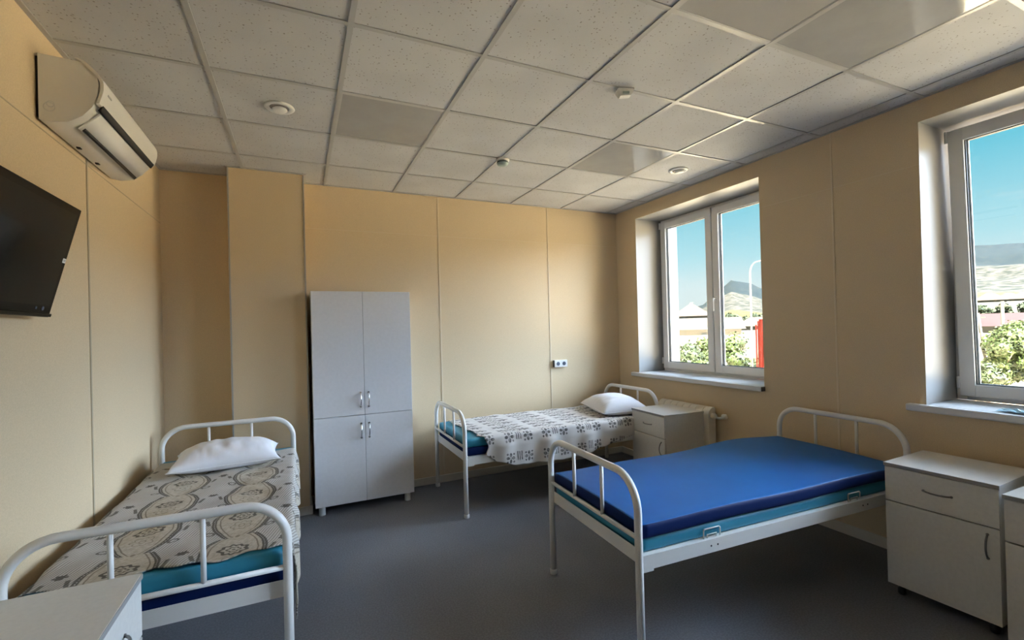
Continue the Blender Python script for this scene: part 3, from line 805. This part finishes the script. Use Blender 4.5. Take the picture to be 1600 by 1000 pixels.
def detector():
    t = thing('smoke_detector', 'small round grey-green smoke detector at a ceiling grid crossing', 'detector', (1.815, 1.80, 2.763))
    bm = BM(); lathe(bm, [(.050, 0), (.052, -.003), (.050, -.014), (.042, -.016)], 36); obj('base', bm, M['plastic'], t)
    bm = BM(); lathe(bm, [(.040, -.014), (.044, -.020), (.044, -.034), (.036, -.046), (.014, -.050), (.002, -.050)], 36); obj('chamber', bm, M['green'], t)
    bm = BM(); lathe(bm, [(.0445, -.024), (.0447, -.027), (.0445, -.030)], 36); obj('vent_slot', bm, M['gasket'], t)
detector()
def sensor():
    t = thing('motion_sensor', 'small white faceted sensor on the ceiling grid, nearest the camera', 'sensor', (2.03, .60, 2.763), math.radians(-20))
    B('base', M['plastic'], t, (-.045, .045, -.03, .03, -.012, 0), bev=.003)
    bm = BM(); vs = [bm.verts.new(p) for p in ((-.044, -.028, -.012), (.044, -.028, -.012), (.044, .028, -.012), (-.044, .028, -.012), (-.030, -.018, -.040), (.030, -.018, -.034), (.030, .018, -.034), (-.030, .018, -.040))]
    for f in ((0, 1, 2, 3), (4, 5, 6, 7), (0, 1, 5, 4), (1, 2, 6, 5), (2, 3, 7, 6), (3, 0, 4, 7)): bm.faces.new([vs[k] for k in f])
    obj('cover', bm, M['plastic'], t)
    B('lens', M['green'], t, (-.018, .018, -.027, -.022, -.030, -.018))
sensor()
def light_panel(ix, iy, lab, m):
    x, y = ix*.6, iy*.6
    t = thing('ceiling_light', lab, 'ceiling light', (x+.3, y+.3, 2.768), 0, 'square ceiling light panels')
    B('diffuser', m, t, (-.282, .282, -.282, .282, -.003, 0))
    B('frame', M['tbar'], t, (-.290, -.282, -.290, .290, -.004, 0), (.282, .290, -.290, .290, -.004, 0), (-.282, .282, -.290, -.282, -.004, 0), (-.282, .282, .282, .290, -.004, 0))
light_panel(1, 2, 'unlit square light panel in the ceiling above the wardrobe side', M['diffuser'])
light_panel(4, 2, 'unlit square light panel near the far window, beside a round disc', M['diffuser'])
light_panel(4, -1, 'unlit glossy light panel at the top edge, nearest the right window', M['diffuser'])
light_panel(3, -1, 'dull grey ceiling panel at the top edge, left of the glossy one', M['greypan'])

# crumpled film on the near sill
bm = BM(); n = 10; g = {}
for i in range(n+1):
    for j in range(7):
        g[i, j] = bm.verts.new((-.05+.10*j/6+.008*math.sin(i), -.09+.18*i/n, .004+.010*abs(noise.noise(Vector((i*.9, j*.9, 2))))*2))
for i in range(n):
    for j in range(6): bm.faces.new((g[i, j], g[i+1, j], g[i+1, j+1], g[i, j+1]))
o = obj('plastic_packet', bm, M['foil'], solid=.001); o.location = (3.80, -.36, SB+.037); tag(o, 'crumpled pale blue plastic packet on the right window sill', 'packet')

# ------------------------------------------------------------------ outside
def at(az, D, el=None, z=None):
    a = math.radians(az); p = Vector((CAM.x+D*math.cos(a), CAM.y+D*math.sin(a), 0)); p.z = z if z is not None else CAM.z+D*math.tan(math.radians(el)); return p
GZ = -3.6
def lerp(pts, x):
    if x <= pts[0][0]: return pts[0][1]
    for (a, b), (c, e) in zip(pts, pts[1:]):
        if x <= c: t = (x-a)/(c-a); t = t*t*(3-2*t); return b+(e-b)*t
    return pts[-1][1]
RIDGE = [(-80, 5), (0, 5.2), (14, 5.6), (18, 5.9), (21, 6.1), (28, 4.2), (33, 3.0), (37, 3.5), (38.5, 4.3), (40.2, 4.8), (41.5, 3.6), (43, 2.2), (46, 1.6), (55, 3.0), (80, 4), (95, 4)]
def terrain_h(r, az):
    E = lerp(RIDGE, az)
    if r < 90: return GZ + .5*noise.noise(Vector((r*.03, az*.05, 0)))*min(1, r/40)
    prof = [(90, -3.2), (180, -1.0), (300, .9), (500, 2.0), (700, 3.2), (900, 4.4), (1000, 5.2), (1200, 6)]
    el = lerp(prof, r); s = E/6.0
    e = (el if el < 0 else el*s)
    z = CAM.z + r*math.tan(math.radians(e)) if r > 150 else GZ+(CAM.z+150*math.tan(math.radians(-1.6))-GZ)*max(0, (r-90)/60)
    return z + max(0, (r-150))*.010*noise.noise(Vector((r*.008, az*.12, 4))) + max(0, (r-150))*.003*noise.noise(Vector((r*.03, az*.6, 7)))
def terrain():
    bm = BM(); rs = [4+k*4 for k in range(24)] + [100+k*25 for k in range(45)]; azs = [-88+k*1.0 for k in range(184)]
    grid = []
    for r in rs:
        row = []
        for a in azs:
            t = math.radians(a); row.append(bm.verts.new((CAM.x+r*math.cos(t)+.8, CAM.y+r*math.sin(t), terrain_h(r, a))))
        grid.append(row)
    for i in range(len(rs)-1):
        for j in range(len(azs)-1): f = bm.faces.new((grid[i][j], grid[i+1][j], grid[i+1][j+1], grid[i][j+1])); f.smooth = True
    m = mat('open_land', (.5, .45, .3), .95, spec=.05); nt = m.node_tree; b = nt.nodes['Principled BSDF']
    ge = nt.nodes.new('ShaderNodeNewGeometry'); sp = nt.nodes.new('ShaderNodeSeparateXYZ'); nt.links.new(ge.outputs[0], sp.inputs[0])
    z = N(nt, sp.outputs[2]); dist = (N(nt, sp.outputs[0])*N(nt, sp.outputs[0]) + N(nt, sp.outputs[1])*N(nt, sp.outputs[1])).m('SQRT')
    n1 = nt.nodes.new('ShaderNodeTexNoise'); n1.inputs['Scale'].default_value = .02; n1.inputs['Detail'].default_value = 8; nt.links.new(ge.outputs[0], n1.inputs[0])
    n2 = nt.nodes.new('ShaderNodeTexNoise'); n2.inputs['Scale'].default_value = .12; n2.inputs['Detail'].default_value = 6; nt.links.new(ge.outputs[0], n2.inputs[0])
    near = mixc(nt, rng(nt, n2.outputs[0], .42, .6), (.11, .10, .08), (.07, .065, .04))
    field = mixc(nt, rng(nt, n1.outputs[0], .4, .6), (.055, .047, .024), (.04, .042, .02))
    rock = mixc(nt, rng(nt, n2.outputs[0], .40, .60), (.048, .046, .044), (.018, .021, .019))
    wood = mixc(nt, rng(nt, n2.outputs[0], .4, .6), (.009, .014, .018), (.013, .018, .021))  # bluish far forest; distance haze is put into this colour
    c = mixc(nt, rng(nt, dist, 110, 170), near, field)
    c = mixc(nt, rng(nt, dist, 430, 520), c, rock)
    c = mixc(nt, rng(nt, dist + (N(nt, n1.outputs[0])-.5)*300, 880, 930), c, wood)
    nt.links.new(c, b.inputs['Base Color'])
    o = obj('ground', bm, m); o['kind'] = 'structure'; return o
terrain()
# unseen ground slabs added to shape the light bounced into the room
struct(B('bounce_cut_strip', mat('dark_bounce_cut', (.10, .095, .09), .9, var=.1, vscale=.4), None, (XO+.02, 11.98, -34, 38, GZ-.3, GZ+.35)))  # dark strip added to cut steep bounce onto the ceiling
struct(B('bounce_yard', mat('pale_bounce_ground', (.84, .70, .50), .9, var=.05, vscale=.3), None, (12, 42, -34, 38, GZ-.3, GZ+.35)))  # pale warm slab added below the sight line to bounce sun upwards
bm = BM(); P = [(42.1, -34), (42.1, 6.8), (100, 18.5), (96, -45), (70, -80), (35, -95), (8, -95), (8, -34.1)]
lo = [bm.verts.new((x, y, GZ-.3)) for x, y in P]; hi = [bm.verts.new((x, y, GZ+.34)) for x, y in P]
bm.faces.new(hi); bm.faces.new(lo[::-1])
for k in range(len(P)): bm.faces.new((lo[k], lo[(k+1) % len(P)], hi[(k+1) % len(P)], hi[k]))
struct(obj('bounce_field', bm, mat('warm_bounce_ground', (.80, .63, .38), .95, var=.06, vscale=.05)))  # unseen pale slab added to throw warm light onto the upper walls
# our own building below the ward
struct(B('wall_outer', M['facade'], None, (XL-.2, XO, YF-.2, YB+.2, GZ-.3, -.2)))

def tree(name, lab, az, D, top_el, h, rad, m, nl=3000, ls=.11, group='garden trees outside', gz=GZ+.3):
    p = at(az, D, top_el); z1 = p.z; z0 = gz; 
    t = thing(name, lab, 'tree', (p.x, p.y, z0), 0, group); Ht = z1-z0
    bm = BM(); tube(bm, [(0, 0, -.2), (.05, .03, Ht*.35), (0, .1, Ht*.7)], .12, 8, r2=.05)
    for k in range(6):
        a = k*1.05; tube(bm, [(.02, .02, Ht*(.25+.06*k)), (rad*.55*math.cos(a), rad*.55*math.sin(a), Ht*(.5+.06*k))], .05, 6, r2=.015)
    obj('trunk', bm, M['bark'], t)
    rnd = random.Random(int(az*10)); bm = BM()
    lumps = [(Vector((rnd.gauss(0, rad*.4), rnd.gauss(0, rad*.4), Ht-h*.5+rnd.uniform(-.36, .30)*h)), rad*rnd.uniform(.35, .55)) for _ in range(16)]
    lumps.append((Vector((0, 0, Ht-rad*.5)), rad*.5))
    for _ in range(nl):
        c, r = rnd.choice(lumps)
        d = Vector((rnd.gauss(0, 1), rnd.gauss(0, 1), rnd.gauss(0, 1))).normalized(); q = c + d*r*rnd.uniform(.7, 1.05)
        if q.z > Ht: q.z = Ht-rnd.uniform(0, .3)
        if q.z < .1: continue
        n = (d + Vector((rnd.gauss(0, .5), rnd.gauss(0, .5), rnd.gauss(0, .5)))).normalized(); a = n.orthogonal().normalized(); b = n.cross(a)
        th = rnd.uniform(0, 6.28); a, b = a*math.cos(th)+b*math.sin(th), b*math.cos(th)-a*math.sin(th); s = ls*rnd.uniform(.7, 1.3)
        bm.faces.new([bm.verts.new(q+v) for v in (-a*s, -b*s*.5, a*s, b*s*.5)])
    for c, r in lumps:
        mm = Matrix.Translation(c) @ Matrix.Scale(r*.72, 4); bmesh.ops.create_icosphere(bm, subdivisions=2, radius=1, matrix=mm)
    obj('foliage', bm, m, t); return t
# seen through the far window
tree('garden_tree', 'bushy green tree behind the left pane of the far window', 44.6, 34, -1.9, 4.0, 1.3, M['leaf2'])
tree('garden_tree', 'rounded tree left of centre behind the far window', 43.0, 36, -1.5, 4.0, 1.2, M['leaf1'])
tree('garden_tree', 'leafy tree behind the right pane, left of the street lamp', 39.6, 36, -1.0, 5.0, 1.7, M['leaf1'], 4500)
tree('garden_tree', 'low bush at the foot of the street lamp outside', 37.4, 34, -3.9, 2.5, 1.2, M['leaf2'])
tree('garden_tree', 'low bush at the bottom left of the far window view', 45.6, 30, -4.3, 2.2, 1.1, M['leaf1'])
tree('garden_tree', 'low bush below the rounded tree in the far window view', 42.9, 30, -4.0, 2.2, 1.2, M['leaf1'])
# seen through the near window
tree('garden_tree', 'large bright tree at the right edge of the near window view', 17.3, 42, -.4, 4.0, 1.8, M['leaf1'], 6000)
tree('garden_tree', 'smaller bright tree left of the large one outside', 18.6, 40, -1.9, 2.8, 1.0, M['leaf1'])
tree('garden_tree', 'shrub at the lower left of the near window view', 19.6, 34, -4.0, 2.0, .75, M['leaf2'])
tree('garden_tree', 'tree just beyond the right picture edge outside', 14.0, 45, -.3, 4.0, 2.0, M['leaf1'])
for k in range(7):
    az = 13+k*1.4+random.uniform(-.1, .1)
    tree('hedgerow_tree', 'dark green tree in the distant hedgerow across the fields', az, 175, 1.15+random.uniform(-.15, .25), 4.6, 2.3, M['leaf3'], 450, .5, 'distant hedgerow trees', gz=-3.2)
for k in range(5):
    az = 36.9+k*.8
    tree('hedgerow_tree', 'dark tree on the slope seen behind the street lamp', az, 150, .9+.2*math.sin(k*2), 4.0, 2.0, M['leaf3'], 300, .5, 'slope trees', gz=-3.2)

def frame_at(az, D):   # local frame whose x runs to the viewer's right, y away
    a = math.radians(az); return at(az, D, z=0), a - PI/2
def house(name, lab, az, D, w, dep, z_eave, z_ridge, wallm, roofm, hip=True, over=.4, rz_off=0, wins=()):
    p, rz = frame_at(az, D); t = thing(name, lab, 'building', (p.x, p.y, GZ-.4), rz+rz_off)
    e, r = z_eave-(GZ-.4), z_ridge-(GZ-.4)
    bw = B('wall', wallm, t, (-w/2, w/2, -dep/2, dep/2, 0, e))
    bm = BM(); a, b = w/2+over, dep/2+over; k = (min(a, b) if hip else 0)
    v = [bm.verts.new(q) for q in ((-a, -b, e), (a, -b, e), (a, b, e), (-a, b, e), (-a+k*.9, 0, r), (a-k*.9, 0, r))]
    for f in ((0, 1, 5, 4), (1, 2, 5), (2, 3, 4, 5), (3, 0, 4), (3, 2, 1, 0)): bm.faces.new([v[i] for i in f])
    obj('roof', bm, roofm, t)
    for (x, z, ww, hh) in wins: B('window', M['dark'], t, (x-ww/2, x+ww/2, -dep/2-.03, -dep/2+.02, z-(GZ-.4), z-(GZ-.4)+hh))
    return t
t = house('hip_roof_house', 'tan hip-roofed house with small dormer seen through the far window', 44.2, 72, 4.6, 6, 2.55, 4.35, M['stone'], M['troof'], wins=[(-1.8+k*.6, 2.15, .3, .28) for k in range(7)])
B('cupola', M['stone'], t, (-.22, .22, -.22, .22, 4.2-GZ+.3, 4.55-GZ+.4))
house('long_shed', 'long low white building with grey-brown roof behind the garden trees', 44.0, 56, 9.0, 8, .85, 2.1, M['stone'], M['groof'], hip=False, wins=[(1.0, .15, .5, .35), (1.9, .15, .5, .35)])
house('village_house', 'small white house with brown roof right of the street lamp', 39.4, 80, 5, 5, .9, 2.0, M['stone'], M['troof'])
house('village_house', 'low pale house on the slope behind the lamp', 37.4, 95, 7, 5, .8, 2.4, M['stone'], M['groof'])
house('maroon_roof_barn', 'wide low barn with maroon sheet roof across the yard', 16.6, 72, 15, 10, .45, 1.75, M['stone'], M['mroof'], hip=False)
for k, (az, D) in enumerate(((19.3, 210), (18.2, 240), (17.3, 230), (16.4, 260), (15.2, 240))):
    house('village_house', 'tiny pale house on the far plain beyond the hedgerow', az, D, 7, 6, D*.026+1.0, D*.026+3.4, M['stone'], M['troof'])['group'] = 'far plain houses'
# red ribbed tank / sheet stack
p, rz = frame_at(36.7, 30); t = thing('red_shed', 'red ribbed metal shed at the right edge of the far window view', 'shed', (p.x, p.y, GZ), rz)
bm = BM(); zt = CAM.z+30*math.tan(math.radians(.3))-GZ
prev = None; n = 36; A = []
for k in range(n+1):
    x = -.42+1.8*k/n; dy = .03*math.sin(k*PI/1.5); A.append((x, -1.0+dy))
vb = [bm.verts.new((x-.05, y, .3)) for x, y in A]; vt = [bm.verts.new((x+.10, y+.5, zt)) for x, y in A]
for k in range(n): bm.faces.new((vb[k], vb[k+1], vt[k+1], vt[k]))
obj('ribbed_front', bm, M['red'], t, solid=.02)
B('body', M['red'], t, (-.40, 1.35, -.4, 1.6, .3, zt-.1)); B('post', M['red'], t, (-.50, -.42, -1.06, -.98, 0, zt-.3), (-.05, .02, -1.06, -.98, 0, zt-.2))
# street lamp
p = at(38.05, 30, z=0); t = thing('street_lamp', 'tall grey street lamp with curved arm outside the far window', 'street lamp', (p.x, p.y, GZ), math.radians(38.05)-PI/2)
zt = CAM.z+30*math.tan(math.radians(6.7))-GZ
bm = BM(); pts = [(0, 0, 0), (0, 0, zt*.5), (0, 0, zt-.7)] + [(.42-.42*math.cos(a*PI/16), 0, zt-.7+.66*math.sin(a*PI/16)) for a in range(1, 8)] + [(1.0, 0, zt+.05)]
tube(bm, pts, .062, 10, r2=.03); obj('pole', bm, M['lamp'], t)
B('lamp_head', M['lamp'], t, (.9, 1.5, -.1, .1, zt-.02, zt+.10), bev=.03)
# utility poles across the yard
def upole(az, D, el, lean, lab, r=.07):
    p = at(az, D, z=0); q = thing('utility_pole', lab, 'pole', (p.x, p.y, GZ), math.radians(az)-PI/2)
    h = CAM.z+D*math.tan(math.radians(el))-GZ
    bm = BM(); tube(bm, [(0, 0, 0), (lean*.5, 0, h*.5), (lean, 0, h)], r, 8); obj('pole', bm, M['wood'], q)
    B('crossarm', M['wood'], q, (lean-.35, lean+.35, -.04, .04, h-.35, h-.27)); return q
upole(18.6, 44, 1.25, 0, 'tall upright utility pole in front of the maroon-roofed barn', .09)
upole(19.45, 46, .3, -.5, 'leaning pole left of the tall upright one')
upole(19.2, 46, .2, -1.0, 'strut pole leaning against its neighbour outside')
